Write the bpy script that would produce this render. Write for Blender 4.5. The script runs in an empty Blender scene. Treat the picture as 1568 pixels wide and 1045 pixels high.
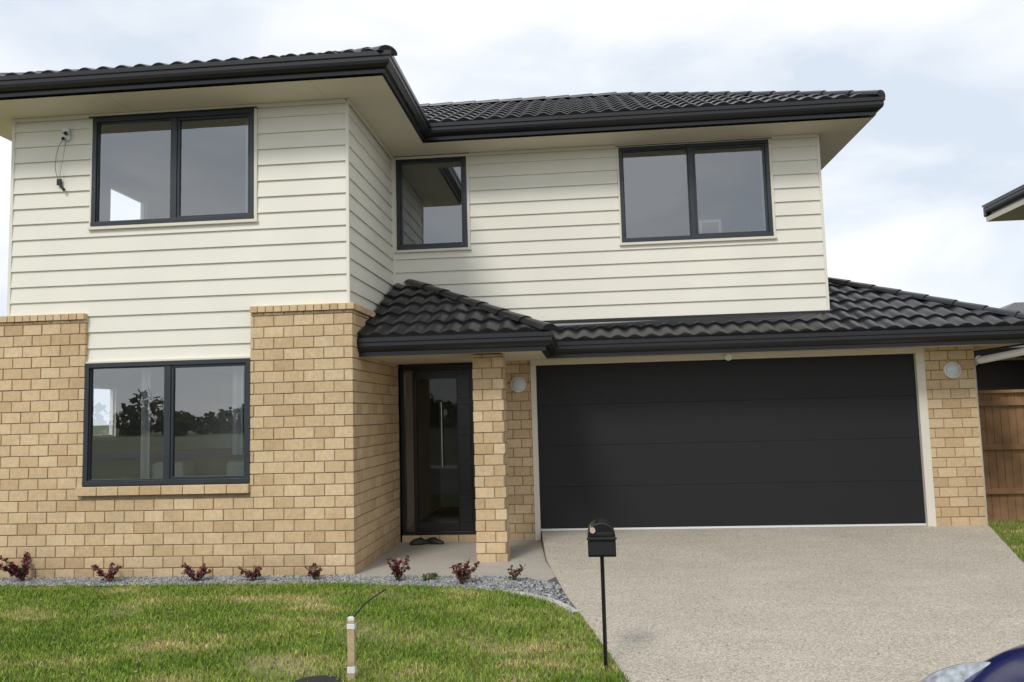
import bpy, bmesh, math, random
import numpy as np
from mathutils import Vector, Matrix
random.seed(7); rng=np.random.default_rng(7)
scene=bpy.context.scene
scene.view_settings.view_transform='Standard'
try: scene.view_settings.look='None'
except Exception: pass
scene.view_settings.exposure=0

# ------------------------------------------------------------ materials
def newmat(name):
    m=bpy.data.materials.new(name); m.use_nodes=True
    nt=m.node_tree; b=nt.nodes['Principled BSDF']
    return m,nt,b
def N(nt,t,**k):
    n=nt.nodes.new(t)
    for a,v in k.items(): setattr(n,a,v)
    return n
def simple(name,col,rough=.6,var=.08,nscale=6,bump=0,bscale=60,metal=0,spec=.5,dirt=0):
    m,nt,b=newmat(name); L=nt.links
    tc=N(nt,'ShaderNodeTexCoord')
    no=N(nt,'ShaderNodeTexNoise'); no.inputs['Scale'].default_value=nscale; no.inputs['Detail'].default_value=4
    L.new(tc.outputs['Object'],no.inputs['Vector'])
    r=N(nt,'ShaderNodeMapRange'); r.inputs['From Min'].default_value=.3; r.inputs['From Max'].default_value=.7
    r.inputs['To Min'].default_value=1-var; r.inputs['To Max'].default_value=1+var
    L.new(no.outputs['Fac'],r.inputs['Value'])
    mx=N(nt,'ShaderNodeMix',data_type='RGBA',blend_type='MULTIPLY'); mx.inputs['Factor'].default_value=1
    mx.inputs['A'].default_value=(*col,1)
    L.new(r.outputs['Result'],mx.inputs['B'])
    L.new(mx.outputs['Result'],b.inputs['Base Color'])
    b.inputs['Roughness'].default_value=rough; b.inputs['Metallic'].default_value=metal
    b.inputs['Specular IOR Level'].default_value=spec
    if bump:
        n2=N(nt,'ShaderNodeTexNoise'); n2.inputs['Scale'].default_value=bscale; n2.inputs['Detail'].default_value=2
        L.new(tc.outputs['Object'],n2.inputs['Vector'])
        bp=N(nt,'ShaderNodeBump'); bp.inputs['Strength'].default_value=bump; bp.inputs['Distance'].default_value=.01
        L.new(n2.outputs['Fac'],bp.inputs['Height']); L.new(bp.outputs['Normal'],b.inputs['Normal'])
    return m
M={}
M['board']=simple('painted_weatherboard',(.79,.765,.67),.55,.035,1.2,.10,90)
M['soffit']=simple('painted_soffit',(.69,.63,.50),.6,.03,2)
M['trim']=simple('painted_trim',(.74,.70,.60),.5,.03,2)
M['black']=simple('gutter_metal',(.012,.012,.014),.28,.1,3)
M['frame']=simple('window_aluminium',(.026,.034,.042),.38,.1,3)
M['white']=simple('white_paint',(.75,.75,.74),.5,.03,2)
M['intwall']=simple('interior_wall',(.72,.72,.70),.8,.03,2)
M['intfloor']=simple('interior_floor',(.24,.14,.075),.5,.2,4)
M['curtain']=simple('curtain_fabric',(.72,.72,.71),.9,.05,4)
M['sofa']=simple('sofa_fabric',(.34,.26,.19),.9,.1,4)
M['mortar']=simple('mortar',(.33,.25,.165),.95,.12,8,.3,120)
M['conc_edge']=simple('concrete_edge',(.48,.46,.42),.85,.12,6,.3,80)
M['plastic_black']=simple('black_plastic',(.012,.012,.013),.45,.1,6)
M['mailblack']=simple('mailbox_metal',(.010,.010,.011),.25,.2,10)
M['rubber']=simple('tyre_rubber',(.02,.02,.02),.8,.1,10)
M['carpaint']=simple('blue_car_paint',(.005,.009,.085),.14,.05,4)
M['redpaint']=simple('silver_car_paint',(.5,.5,.52),.2,.05,4)
M['darkwall']=simple('dark_cladding',(.045,.04,.038),.7,.1,3)
M['timber']=simple('fence_timber',(.33,.19,.095),.8,.25,5,.4,50)
M['stakewood']=simple('stake_timber',(.46,.35,.21),.8,.2,14,.4,60)
M['stem']=simple('plant_stem',(.10,.055,.035),.8,.2,10)
M['shoe']=simple('shoe_leather',(.015,.014,.015),.5,.2,10)
M['tyrerim']=simple('alloy_wheel',(.4,.4,.41),.3,.05,5,metal=.9)

m,nt,b=newmat('garage_door_steel'); L=nt.links
tc=N(nt,'ShaderNodeTexCoord'); mp=N(nt,'ShaderNodeMapping'); mp.inputs['Scale'].default_value=(3,1,14)
no=N(nt,'ShaderNodeTexNoise'); no.inputs['Scale'].default_value=14; no.inputs['Detail'].default_value=3
L.new(tc.outputs['Object'],mp.inputs['Vector']); L.new(mp.outputs['Vector'],no.inputs['Vector'])
cr=N(nt,'ShaderNodeValToRGB'); cr.color_ramp.elements[0].color=(.0125,.0125,.014,1); cr.color_ramp.elements[1].color=(.020,.020,.022,1)
cr.color_ramp.elements[0].position=.3; cr.color_ramp.elements[1].position=.7
L.new(no.outputs['Fac'],cr.inputs['Fac']); L.new(cr.outputs['Color'],b.inputs['Base Color'])
bp=N(nt,'ShaderNodeBump'); bp.inputs['Strength'].default_value=.2; bp.inputs['Distance'].default_value=.003
L.new(no.outputs['Fac'],bp.inputs['Height']); L.new(bp.outputs['Normal'],b.inputs['Normal'])
b.inputs['Roughness'].default_value=.55; b.inputs['Specular IOR Level'].default_value=.3
M['garage']=m

m,nt,b=newmat('pale_clay_brick'); L=nt.links
at=N(nt,'ShaderNodeAttribute'); at.attribute_name='tone'
tc=N(nt,'ShaderNodeTexCoord')
no=N(nt,'ShaderNodeTexNoise'); no.inputs['Scale'].default_value=22; no.inputs['Detail'].default_value=5; no.inputs['Roughness'].default_value=.7
L.new(tc.outputs['Object'],no.inputs['Vector'])
cr=N(nt,'ShaderNodeValToRGB'); e=cr.color_ramp.elements
e[0].position=0; e[0].color=(.54,.38,.215,1); e[1].position=1; e[1].color=(.70,.54,.34,1)
e2=cr.color_ramp.elements.new(.5); e2.color=(.625,.462,.275,1)
L.new(at.outputs['Fac'],cr.inputs['Fac'])
r=N(nt,'ShaderNodeMapRange'); r.inputs['From Min'].default_value=.25; r.inputs['From Max'].default_value=.75; r.inputs['To Min'].default_value=.82; r.inputs['To Max'].default_value=1.13
L.new(no.outputs['Fac'],r.inputs['Value'])
mx=N(nt,'ShaderNodeMix',data_type='RGBA',blend_type='MULTIPLY'); mx.inputs['Factor'].default_value=1
L.new(cr.outputs['Color'],mx.inputs['A']); L.new(r.outputs['Result'],mx.inputs['B'])
wn=N(nt,'ShaderNodeTexNoise'); wn.inputs['Scale'].default_value=.9; wn.inputs['Detail'].default_value=3
L.new(tc.outputs['Object'],wn.inputs['Vector'])
r3=N(nt,'ShaderNodeMapRange'); r3.inputs['From Min'].default_value=.35; r3.inputs['From Max'].default_value=.65; r3.inputs['To Min'].default_value=.93; r3.inputs['To Max'].default_value=1.05
L.new(wn.outputs['Fac'],r3.inputs['Value'])
mx3=N(nt,'ShaderNodeMix',data_type='RGBA',blend_type='MULTIPLY'); mx3.inputs['Factor'].default_value=1
L.new(mx.outputs['Result'],mx3.inputs['A']); L.new(r3.outputs['Result'],mx3.inputs['B'])
# soil splash on the lowest courses (height driven)
sx=N(nt,'ShaderNodeSeparateXYZ'); L.new(tc.outputs['Object'],sx.inputs['Vector'])
ad=N(nt,'ShaderNodeMath',operation='MULTIPLY_ADD'); ad.inputs[1].default_value=.25; L.new(wn.outputs['Fac'],ad.inputs[0]); L.new(sx.outputs['Z'],ad.inputs[2])
r4=N(nt,'ShaderNodeMapRange'); r4.inputs['From Min'].default_value=-.02; r4.inputs['From Max'].default_value=.28; r4.inputs['To Min'].default_value=.80; r4.inputs['To Max'].default_value=1
L.new(ad.outputs[0],r4.inputs['Value'])
mx4=N(nt,'ShaderNodeMix',data_type='RGBA',blend_type='MULTIPLY'); mx4.inputs['Factor'].default_value=1
L.new(mx3.outputs['Result'],mx4.inputs['A']); L.new(r4.outputs['Result'],mx4.inputs['B'])
L.new(mx4.outputs['Result'],b.inputs['Base Color']); b.inputs['Roughness'].default_value=.9
bp=N(nt,'ShaderNodeBump'); bp.inputs['Strength'].default_value=.55; bp.inputs['Distance'].default_value=.006
L.new(no.outputs['Fac'],bp.inputs['Height']); L.new(bp.outputs['Normal'],b.inputs['Normal'])
M['brick']=m

m,nt,b=newmat('pressed_metal_roof_tile'); L=nt.links
tc=N(nt,'ShaderNodeTexCoord')
no=N(nt,'ShaderNodeTexNoise'); no.inputs['Scale'].default_value=3; no.inputs['Detail'].default_value=5
n3=N(nt,'ShaderNodeTexNoise'); n3.inputs['Scale'].default_value=300; n3.inputs['Detail'].default_value=1
L.new(tc.outputs['Object'],no.inputs['Vector']); L.new(tc.outputs['Object'],n3.inputs['Vector'])
cr=N(nt,'ShaderNodeValToRGB'); cr.color_ramp.elements[0].position=.3; cr.color_ramp.elements[0].color=(.011,.011,.013,1)
cr.color_ramp.elements[1].position=.75; cr.color_ramp.elements[1].color=(.024,.024,.027,1)
L.new(no.outputs['Fac'],cr.inputs['Fac']); L.new(cr.outputs['Color'],b.inputs['Base Color'])
b.inputs['Roughness'].default_value=.30
bp=N(nt,'ShaderNodeBump'); bp.inputs['Strength'].default_value=.3; bp.inputs['Distance'].default_value=.003
L.new(n3.outputs['Fac'],bp.inputs['Height']); L.new(bp.outputs['Normal'],b.inputs['Normal'])
M['tile']=m

def glassmat(name,mul,add,tint):
    m=bpy.data.materials.new(name); m.use_nodes=True; nt=m.node_tree; nt.nodes.clear(); L=nt.links
    out=N(nt,'ShaderNodeOutputMaterial'); mixs=N(nt,'ShaderNodeMixShader'); tr=N(nt,'ShaderNodeBsdfTransparent'); gl=N(nt,'ShaderNodeBsdfGlossy')
    tr.inputs['Color'].default_value=(*tint,1); gl.inputs['Roughness'].default_value=.0; gl.inputs['Color'].default_value=(.93,.96,1,1)
    fr=N(nt,'ShaderNodeFresnel'); fr.inputs['IOR'].default_value=1.55
    ma=N(nt,'ShaderNodeMath',operation='MULTIPLY_ADD'); ma.inputs[1].default_value=mul; ma.inputs[2].default_value=add
    nz=N(nt,'ShaderNodeTexNoise'); nz.inputs['Scale'].default_value=.9; tc=N(nt,'ShaderNodeTexCoord'); L.new(tc.outputs['Object'],nz.inputs['Vector'])
    bp=N(nt,'ShaderNodeBump'); bp.inputs['Strength'].default_value=.07; bp.inputs['Distance'].default_value=.02
    L.new(nz.outputs['Fac'],bp.inputs['Height']); L.new(bp.outputs['Normal'],gl.inputs['Normal'])
    L.new(fr.outputs['Fac'],ma.inputs[0]); L.new(ma.outputs[0],mixs.inputs['Fac']); L.new(tr.outputs[0],mixs.inputs[1]); L.new(gl.outputs[0],mixs.inputs[2]); L.new(mixs.outputs[0],out.inputs['Surface'])
    return m
M['glass']=glassmat('window_glass',2.0,.13,(.90,.93,.94))
M['doorglass']=glassmat('door_glass',.7,.0,(.66,.64,.60))
M['darkglass']=simple('dark_glass',(.01,.012,.012),.05,.05,3,spec=.8)
M['lens']=simple('frosted_lamp_lens',(.62,.68,.70),.25,.05,8)
M['headlamp']=simple('headlamp_lens',(.32,.35,.38),.10,.4,30,spec=.9)

def aggregate(name,c0,c1,c2,scale=170,stains=False):
    m,nt,b=newmat(name); L=nt.links
    tc=N(nt,'ShaderNodeTexCoord')
    v=N(nt,'ShaderNodeTexVoronoi'); v.inputs['Scale'].default_value=scale
    L.new(tc.outputs['Object'],v.inputs['Vector'])
    sp=N(nt,'ShaderNodeSeparateColor'); L.new(v.outputs['Color'],sp.inputs['Color'])
    cr=N(nt,'ShaderNodeValToRGB'); e=cr.color_ramp.elements; e[0].color=(*c0,1); e[1].color=(*c2,1); e[0].position=.0; e[1].position=1
    k=e.new(.45); k.color=(*c1,1)
    L.new(sp.outputs['Red'],cr.inputs['Fac'])
    cur=cr.outputs['Color']
    for sc,lo,hi,dt,msc in ((.9,.92,1.07,6,(1,1,1)),(42,.90,1.09,3,(1,1,1)),(2.2,.95,1.05,3,(.6,2.4,1))):
        mp=N(nt,'ShaderNodeMapping'); mp.inputs['Scale'].default_value=msc; L.new(tc.outputs['Object'],mp.inputs['Vector'])
        no=N(nt,'ShaderNodeTexNoise'); no.inputs['Scale'].default_value=sc; no.inputs['Detail'].default_value=dt; no.inputs['Roughness'].default_value=.6
        L.new(mp.outputs['Vector'],no.inputs['Vector'])
        r=N(nt,'ShaderNodeMapRange'); r.inputs['From Min'].default_value=.3; r.inputs['From Max'].default_value=.7; r.inputs['To Min'].default_value=lo; r.inputs['To Max'].default_value=hi
        L.new(no.outputs['Fac'],r.inputs['Value'])
        mx=N(nt,'ShaderNodeMix',data_type='RGBA',blend_type='MULTIPLY'); mx.inputs['Factor'].default_value=1
        L.new(cur,mx.inputs['A']); L.new(r.outputs['Result'],mx.inputs['B']); cur=mx.outputs['Result']
    L.new(cur,b.inputs['Base Color']); b.inputs['Roughness'].default_value=.85
    bp=N(nt,'ShaderNodeBump'); bp.inputs['Strength'].default_value=.4; bp.inputs['Distance'].default_value=.003
    L.new(v.outputs['Distance'],bp.inputs['Height']); L.new(bp.outputs['Normal'],b.inputs['Normal'])
    return m
M['drive']=aggregate('exposed_aggregate_concrete',(.28,.245,.195),(.44,.395,.32),(.58,.535,.46),110)
M['patio']=aggregate('patio_concrete',(.30,.27,.23),(.40,.37,.32),(.46,.43,.38),260)
M['road']=aggregate('asphalt',(.03,.03,.03),(.05,.05,.05),(.08,.08,.08),120)
M['path']=aggregate('footpath_concrete',(.33,.32,.30),(.38,.37,.35),(.42,.41,.39),200)

def grassmat(name,blade):
    m,nt,b=newmat(name); L=nt.links
    tc=N(nt,'ShaderNodeTexCoord')
    no=N(nt,'ShaderNodeTexNoise'); no.inputs['Scale'].default_value=1.3; no.inputs['Detail'].default_value=6; no.inputs['Roughness'].default_value=.72
    mp=N(nt,'ShaderNodeMapping'); mp.inputs['Scale'].default_value=(.8,1.7,1)
    L.new(tc.outputs['Object'],mp.inputs['Vector']); L.new(mp.outputs['Vector'],no.inputs['Vector'])
    cr=N(nt,'ShaderNodeValToRGB'); e=cr.color_ramp.elements
    if blade:
        e[0].position=.40; e[0].color=(.145,.24,.026,1); e[1].position=.67; e[1].color=(.56,.46,.22,1)
        k=e.new(.56); k.color=(.25,.32,.058,1)
    else:
        e[0].position=.40; e[0].color=(.095,.13,.03,1); e[1].position=.64; e[1].color=(.38,.30,.17,1)
    L.new(no.outputs['Fac'],cr.inputs['Fac'])
    if blade:
        at=N(nt,'ShaderNodeAttribute'); at.attribute_name='tone'
        r=N(nt,'ShaderNodeMapRange'); r.inputs['To Min'].default_value=.55; r.inputs['To Max'].default_value=1.45
        L.new(at.outputs['Fac'],r.inputs['Value'])
    else:
        n2=N(nt,'ShaderNodeTexNoise'); n2.inputs['Scale'].default_value=60; n2.inputs['Detail'].default_value=3
        L.new(tc.outputs['Object'],n2.inputs['Vector'])
        r=N(nt,'ShaderNodeMapRange'); r.inputs['From Min'].default_value=.3; r.inputs['From Max'].default_value=.7; r.inputs['To Min'].default_value=.6; r.inputs['To Max'].default_value=1.3
        L.new(n2.outputs['Fac'],r.inputs['Value'])
    mx=N(nt,'ShaderNodeMix',data_type='RGBA',blend_type='MULTIPLY'); mx.inputs['Factor'].default_value=1
    L.new(cr.outputs['Color'],mx.inputs['A']); L.new(r.outputs['Result'],mx.inputs['B'])
    L.new(mx.outputs['Result'],b.inputs['Base Color'])
    b.inputs['Roughness'].default_value=.75; b.inputs['Specular IOR Level'].default_value=.25
    return m
M['lawn']=grassmat('lawn_soil_and_thatch',False); M['blade']=grassmat('grass_blades',True)
M['field']=simple('field_grass',(.07,.085,.03),.9,.35,.08)
def tonemat(name,cols,rough=.8):
    m,nt,b=newmat(name); L=nt.links
    at=N(nt,'ShaderNodeAttribute'); at.attribute_name='tone'
    cr=N(nt,'ShaderNodeValToRGB'); e=cr.color_ramp.elements
    e[0].color=(*cols[0],1); e[1].color=(*cols[-1],1)
    for i,c in enumerate(cols[1:-1]): k=e.new((i+1)/(len(cols)-1)); k.color=(*c,1)
    L.new(at.outputs['Fac'],cr.inputs['Fac']); L.new(cr.outputs['Color'],b.inputs['Base Color']); b.inputs['Roughness'].default_value=rough
    return m
M['stone']=tonemat('blue_grey_gravel',[(.09,.10,.11),(.20,.21,.22),(.30,.30,.29),(.42,.41,.39)])
M['redleaf']=tonemat('burgundy_leaf',[(.045,.010,.014),(.12,.022,.03),(.20,.05,.055),(.24,.11,.08)],.5)
M['greenleaf']=tonemat('green_leaf',[(.03,.07,.015),(.06,.12,.02),(.12,.17,.04)],.5)
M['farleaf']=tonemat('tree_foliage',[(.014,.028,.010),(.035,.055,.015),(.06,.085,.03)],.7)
M['debris']=tonemat('dry_leaf_litter',[(.10,.06,.03),(.22,.15,.08),(.40,.33,.22)],.9)

# ------------------------------------------------------------ mesh helpers
def mkobj(name,verts,faces,mat,parent=None,tone=None,smooth=False):
    me=bpy.data.meshes.new(name); me.from_pydata([tuple(v) for v in verts],[],faces); me.update()
    mats=mat if isinstance(mat,list) else [mat]
    for q in mats: me.materials.append(q)
    if tone is not None:
        a=me.attributes.new('tone','FLOAT','FACE'); a.data.foreach_set('value',np.array(tone,dtype=np.float32))
    ob=bpy.data.objects.new(name,me); scene.collection.objects.link(ob)
    if smooth:
        for p in me.polygons: p.use_smooth=True
    if parent: ob.parent=parent
    return ob
def empty(name,loc=(0,0,0)):
    e=bpy.data.objects.new(name,None); e.empty_display_size=.3; scene.collection.objects.link(e); e.location=loc
    return e
class MB:
    def __init__(s): s.v=[];s.f=[];s.t=[];s.mi=[]
    def box(s,x0,x1,y0,y1,z0,z1,t=0.5,mi=0):
        n=len(s.v)
        s.v+=[(x0,y0,z0),(x1,y0,z0),(x1,y1,z0),(x0,y1,z0),(x0,y0,z1),(x1,y0,z1),(x1,y1,z1),(x0,y1,z1)]
        s.f+=[(n,n+3,n+2,n+1),(n+4,n+5,n+6,n+7),(n,n+1,n+5,n+4),(n+1,n+2,n+6,n+5),(n+2,n+3,n+7,n+6),(n+3,n,n+4,n+7)]
        s.t+=[t]*6; s.mi+=[mi]*6
    def poly(s,pts,t=.5,mi=0):
        n=len(s.v); s.v+=list(pts); s.f.append(tuple(range(n,n+len(pts)))); s.t.append(t); s.mi.append(mi)
    def cyl(s,a,b,r,seg=12,r2=None,t=.5,mi=0):
        a=Vector(a);b=Vector(b);d=(b-a).normalized();u=d.orthogonal().normalized();w=d.cross(u); r2=r if r2 is None else r2
        n=len(s.v)
        for i in range(seg):
            an=2*math.pi*i/seg; o=u*math.cos(an)+w*math.sin(an)
            s.v.append(tuple(a+o*r)); s.v.append(tuple(b+o*r2))
        for i in range(seg):
            j=(i+1)%seg; s.f.append((n+2*i,n+2*j,n+2*j+1,n+2*i+1)); s.t.append(t); s.mi.append(mi)
        s.f.append(tuple(n+2*i for i in range(seg))[::-1]); s.f.append(tuple(n+2*i+1 for i in range(seg))); s.t+=[t,t]; s.mi+=[mi,mi]
    def obj(s,name,mat,parent=None,bevel=0,smooth=False,seg=2):
        o=mkobj(name,s.v,s.f,mat,parent,s.t,smooth)
        o.data.polygons.foreach_set('material_index',s.mi)
        if bevel:
            bv=o.modifiers.new('bevel','BEVEL'); bv.width=bevel; bv.segments=seg; bv.limit_method='ANGLE'
        return o
def subtract(a0,a1,holes):
    segs=[(a0,a1)]
    for h0,h1 in holes:
        ns=[]
        for s0,s1 in segs:
            if h1<=s0 or h0>=s1: ns.append((s0,s1)); continue
            if h0>s0: ns.append((s0,h0))
            if h1<s1: ns.append((h1,s1))
        segs=ns
    return segs
def P3(axis,face,sgn,a,out,z):
    return (a,face+sgn*out,z) if axis=='x' else (face+sgn*out,a,z)
def panel(mb,axis,face,sgn,a0,a1,z0,z1,holes=()):
    zs=sorted({z0,z1,*[h for q in holes for h in q[2:] if z0<h<z1]})
    for za,zb in zip(zs,zs[1:]):
        hs=[(h[0],h[1]) for h in holes if h[2]<zb-1e-6 and h[3]>za+1e-6]
        for s0,s1 in subtract(a0,a1,hs):
            mb.poly([P3(axis,face,sgn,s0,0,za),P3(axis,face,sgn,s1,0,za),P3(axis,face,sgn,s1,0,zb),P3(axis,face,sgn,s0,0,zb)])
def siding(mb,axis,face,sgn,a0,a1,z0,z1,holes=(),pitch=.18,zref=0):
    k=math.floor((z0-zref)/pitch)
    while zref+k*pitch<z1-1e-4:
        ra=zref+k*pitch; rb=ra+pitch
        dep=lambda z:.022-(z-ra)/pitch*.019
        lo=max(ra,z0); hi=min(rb,z1)
        zs=sorted({lo,hi,*[h for q in holes for h in q[2:] if lo<h<hi]})
        for za,zb in zip(zs,zs[1:]):
            if zb-za<1e-5: continue
            hs=[(h[0],h[1]) for h in holes if h[2]<zb-1e-6 and h[3]>za+1e-6]
            for s0,s1 in subtract(a0,a1,hs):
                d0,d1=dep(za),dep(zb)
                mb.poly([P3(axis,face,sgn,s0,d0,za),P3(axis,face,sgn,s1,d0,za),P3(axis,face,sgn,s1,d1,zb),P3(axis,face,sgn,s0,d1,zb)],t=random.random())
                if za==lo:
                    mb.poly([P3(axis,face,sgn,s0,-.004,za),P3(axis,face,sgn,s1,-.004,za),P3(axis,face,sgn,s1,d0,za),P3(axis,face,sgn,s0,d0,za)])
        k+=1
BW,BH,BG=.222,.1215,.010
def bricks(mb,mm,axis,face,sgn,a0,a1,z0,z1,holes=(),depth=.07,zref=-.14,phase=0,through=None):
    row=math.floor((z0-zref)/BH+1e-6)
    while zref+row*BH<z1-.02:
        za=max(z0,zref+row*BH+BG/2); zb=min(z1,zref+(row+1)*BH-BG/2)
        off=(row%2)*BW/2+phase
        hs=[(h[0],h[1]) for h in holes if h[2]<(za+zb)/2 and h[3]>(za+zb)/2]
        for s0,s1 in subtract(a0,a1,hs):
            k=math.floor((s0-off)/BW)-1
            while off+k*BW<s1:
                b0=max(s0,off+k*BW+BG/2); b1=min(s1,off+(k+1)*BW-BG/2); k+=1
                if b1-b0<.02: continue
                o=random.uniform(-.0025,.0025); t=min(1,max(0,random.gauss(.5,.26)))
                lo,hi=face+sgn*o,face-sgn*depth
                lo,hi=min(lo,hi),max(lo,hi)
                j=random.uniform(-.0012,.0012)
                if axis=='x': mb.box(b0,b1,lo,hi,za+j,zb+j,t)
                else: mb.box(lo,hi,b0,b1,za+j,zb+j,t)
        row+=1
    zs=sorted({z0,z1,*[h for q in holes for h in q[2:] if z0<h<z1]})
    for za,zb in zip(zs,zs[1:]):
        hs=[(h[0],h[1]) for h in holes if h[2]<zb-1e-6 and h[3]>za+1e-6]
        for s0,s1 in subtract(a0,a1,hs):
            lo,hi=sorted((face-sgn*.010,face-sgn*.062))
            if axis=='x': mm.box(s0+.010,s1-.010,lo,hi,za,zb-.002)
            else: mm.box(lo,hi,s0+.010,s1-.010,za,zb-.002)
def soldier(mb,axis,face,sgn,a0,a1,z0,z1,proud=.03,bw=.09,slope=.0):
    n=max(1,round((a1-a0)/bw)); w=(a1-a0)/n
    for i in range(n):
        b0=a0+i*w+.004; b1=a0+(i+1)*w-.004; t=min(1,max(0,random.gauss(.55,.2)))
        lo,hi=sorted((face+sgn*(proud+random.uniform(-.001,.001)),face-sgn*.06))
        if axis=='x': mb.box(b0,b1,lo,hi,z0,z1,t)
        else: mb.box(lo,hi,b0,b1,z0,z1,t)

# ------------------------------------------------------------ measured dimensions
D=2.09; XC=-2.5; XL=-6.42; UR=3.136; R1=4.883; G0,G1=-.623,4.177
ZS=5.045; ZB=2.731; BT=2.762; GL=-.11
house=empty('brick_house')
upL=(-5.463,-3.566,3.742,5.0); loL=(-5.482,-3.592,.866,2.172)
upS=(-2.449,-1.481,3.756,5.035); upR=(.562,2.512,3.722,5.01)
sb=MB()
FB=.03
siding(sb,'x',FB,-1,XL,XC-.02,2.6,ZS,[upL,(-7,-5.5,2.5,BT-.04),(-3.57,-2,2.5,BT-.04)],zref=ZB-.36)
siding(sb,'x',FB,-1,-5.49,-3.58,2.22,2.6,zref=ZB-.54-.18)
siding(sb,'y',XC-.02,1,FB,D,BT-.04,ZS,zref=ZB-.36)
siding(sb,'y',XL,-1,FB,6.8,BT-.04,ZS,[(1.75,2.75,3.9,4.85)],zref=ZB-.36)
siding(sb,'x',D,-1,XC-.02,UR,ZB,ZS,[upS,upR],zref=ZB)
siding(sb,'y',UR,1,D,6.8,ZB,ZS,zref=ZB)
siding(sb,'x',6.8,1,XL-.3,UR,0,ZS,[(-6.2,-5.0,.9,2.1)],zref=ZB)
sb.obj('weatherboards',M['board'],house)
cm=MB()
cm.box(XC-.03,XC+.003,FB-.024,FB+.01,BT-.03,ZS-.002)
cm.box(UR-.01,UR+.024,D-.024,D+.01,ZB,ZS-.002)
cm.box(XL-.024,XL+.01,FB-.024,FB+.01,BT-.03,ZS-.002)
cm.box(XC-.02+.004,XC+.03,D-.03,D+.002,BT,ZS-.002)
cm.obj('corner_stops',M['board'],house)
# --- bricks
bb=MB(); mo=MB()
FK=-.03; SX=XC+.04
loLh=(loL[0],loL[1],loL[2]-.10,9)
bricks(bb,mo,'x',FK,-1,-6.75,SX,-.2,BT-.075,[loLh])
soldier(bb,'x',FK,-1,-6.75,loL[0],BT-.075+.004,BT-.002)
soldier(bb,'x',FK,-1,loL[1],SX+.03,BT-.075+.004,BT-.002)
bricks(bb,mo,'y',SX,1,FK+.075,D,-.2,BT-.075,phase=.11)
soldier(bb,'y',SX,1,FK+.065,.9,BT-.075+.004,BT-.002)
bricks(bb,mo,'y',-6.75,-1,FK+.075,6.8,-.2,BT-.075,[(1.7,2.6,1.3,2.1)],phase=.11)
soldier(bb,'x',FK,-1,loL[0]-.05,loL[1]+.0,loL[2]-.105,loL[2]-.012,proud=.045,bw=.23)
bricks(bb,mo,'x',D,-1,-1.42,G0-.07,-.2,2.3,phase=.05)
bricks(bb,mo,'x',D,-1,G1+.10,R1,-.2,2.3,phase=.13)
bricks(bb,mo,'y',R1,1,D+.075,8.6,-.2,2.3,phase=.11)
px0,px1,py0,py1=-1.26,-.91,.603,.953
bricks(bb,mo,'x',py0,-1,px0,px1,-.2,2.2,phase=px0)
bricks(bb,mo,'y',px1,1,py0+.075,py1-.075,-.2,2.2,phase=py0+.075)
bricks(bb,mo,'y',px0,-1,py0+.075,py1-.075,-.2,2.2,phase=py0+.075)
bricks(bb,mo,'x',py1,1,px0,px1,-.2,2.2,phase=px0)
mo.box(px0+.05,px1-.05,py0+.05,py1-.05,-.2,2.2)
bb.obj('brickwork',M['brick'],house,bevel=.003,seg=1)
mo.obj('mortar',M['mortar'],house)

# --- eaves
PROF=[(-.02,0),(.028,0),(.028,.045),(.06,.05),(.095,.075),(.103,.105),(.103,.142),(.117,.15),(.117,.195),(.104,.2),(.0,.185),(-.02,.185)]
def sweep(path,z,name,prof=PROF):
    pts=[Vector(p) for p in path]; n=len(pts)
    nr=[]
    for a,b_ in zip(pts,pts[1:]):
        d=(b_-a).normalized(); nr.append(Vector((d.y,-d.x)))
    rows=[]
    for i,p in enumerate(pts):
        if i==0: m_=nr[0]
        elif i==n-1: m_=nr[-1]
        else:
            m_=nr[i-1]+nr[i]; m_=m_/(m_.dot(nr[i]))
        rows.append([(p.x+m_.x*o,p.y+m_.y*o,z+h) for o,h in prof])
    v=[q for r_ in rows for q in r_]; k=len(prof); f=[]
    for i in range(n-1):
        for j in range(k):
            jj=(j+1)%k; f.append((i*k+j,(i+1)*k+j,(i+1)*k+jj,i*k+jj))
    f.append(tuple(range(k))); f.append(tuple(reversed(range((n-1)*k,n*k))))
    return mkobj(name,v,f,M['black'],house)
upath=[(XL-.53,7.33),(XL-.53,-.53),(-1.97,-.53),(-1.97,D-.53),(UR+.53,D-.53),(UR+.53,7.33)]
lpath=[(SX,.247),(-.43,.247),(-.43,D-.53),(R1+.53,D-.53),(R1+.53,9.1)]
sweep(upath,5.066,'upper_gutter'); sweep(lpath,2.195,'lower_gutter')
so=MB()
so.poly([(x,y,ZS) for x,y in upath])
so.poly([(x,y,2.215) for x,y in lpath]+[(SX,9.1,2.215)])
so.box(G0-.07,G1+.10,D-.03,D+.05,2.145,2.213)
# plastic joiner strips between soffit sheets
for xx in (-5.0,-2.75): so.box(xx-.012,xx+.012,-.51,FB-.05,ZS-.004,ZS-.0005)
for xx in (-.4,2.0): so.box(xx-.012,xx+.012,D-.51,D-.05,ZS-.004,ZS-.0005)
so.obj('soffit',M['soffit'],house)
tr_=MB()
tr_.box(XL,XC-.02,FB-.05,FB-.024,ZS-.04,ZS-.003)
tr_.box(XC+.004,XC+.03,FB-.05,D-.03,ZS-.04,ZS-.003)
tr_.box(XC+.03,UR,D-.05,D-.024,ZS-.04,ZS-.003)
tr_.box(G0-.07,G0,D-.012,D+.12,-.13,2.143)
tr_.box(G1,G1+.10,D-.012,D+.12,-.13,2.143)
tr_.obj('eave_and_door_trim',M['trim'],house)

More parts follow.
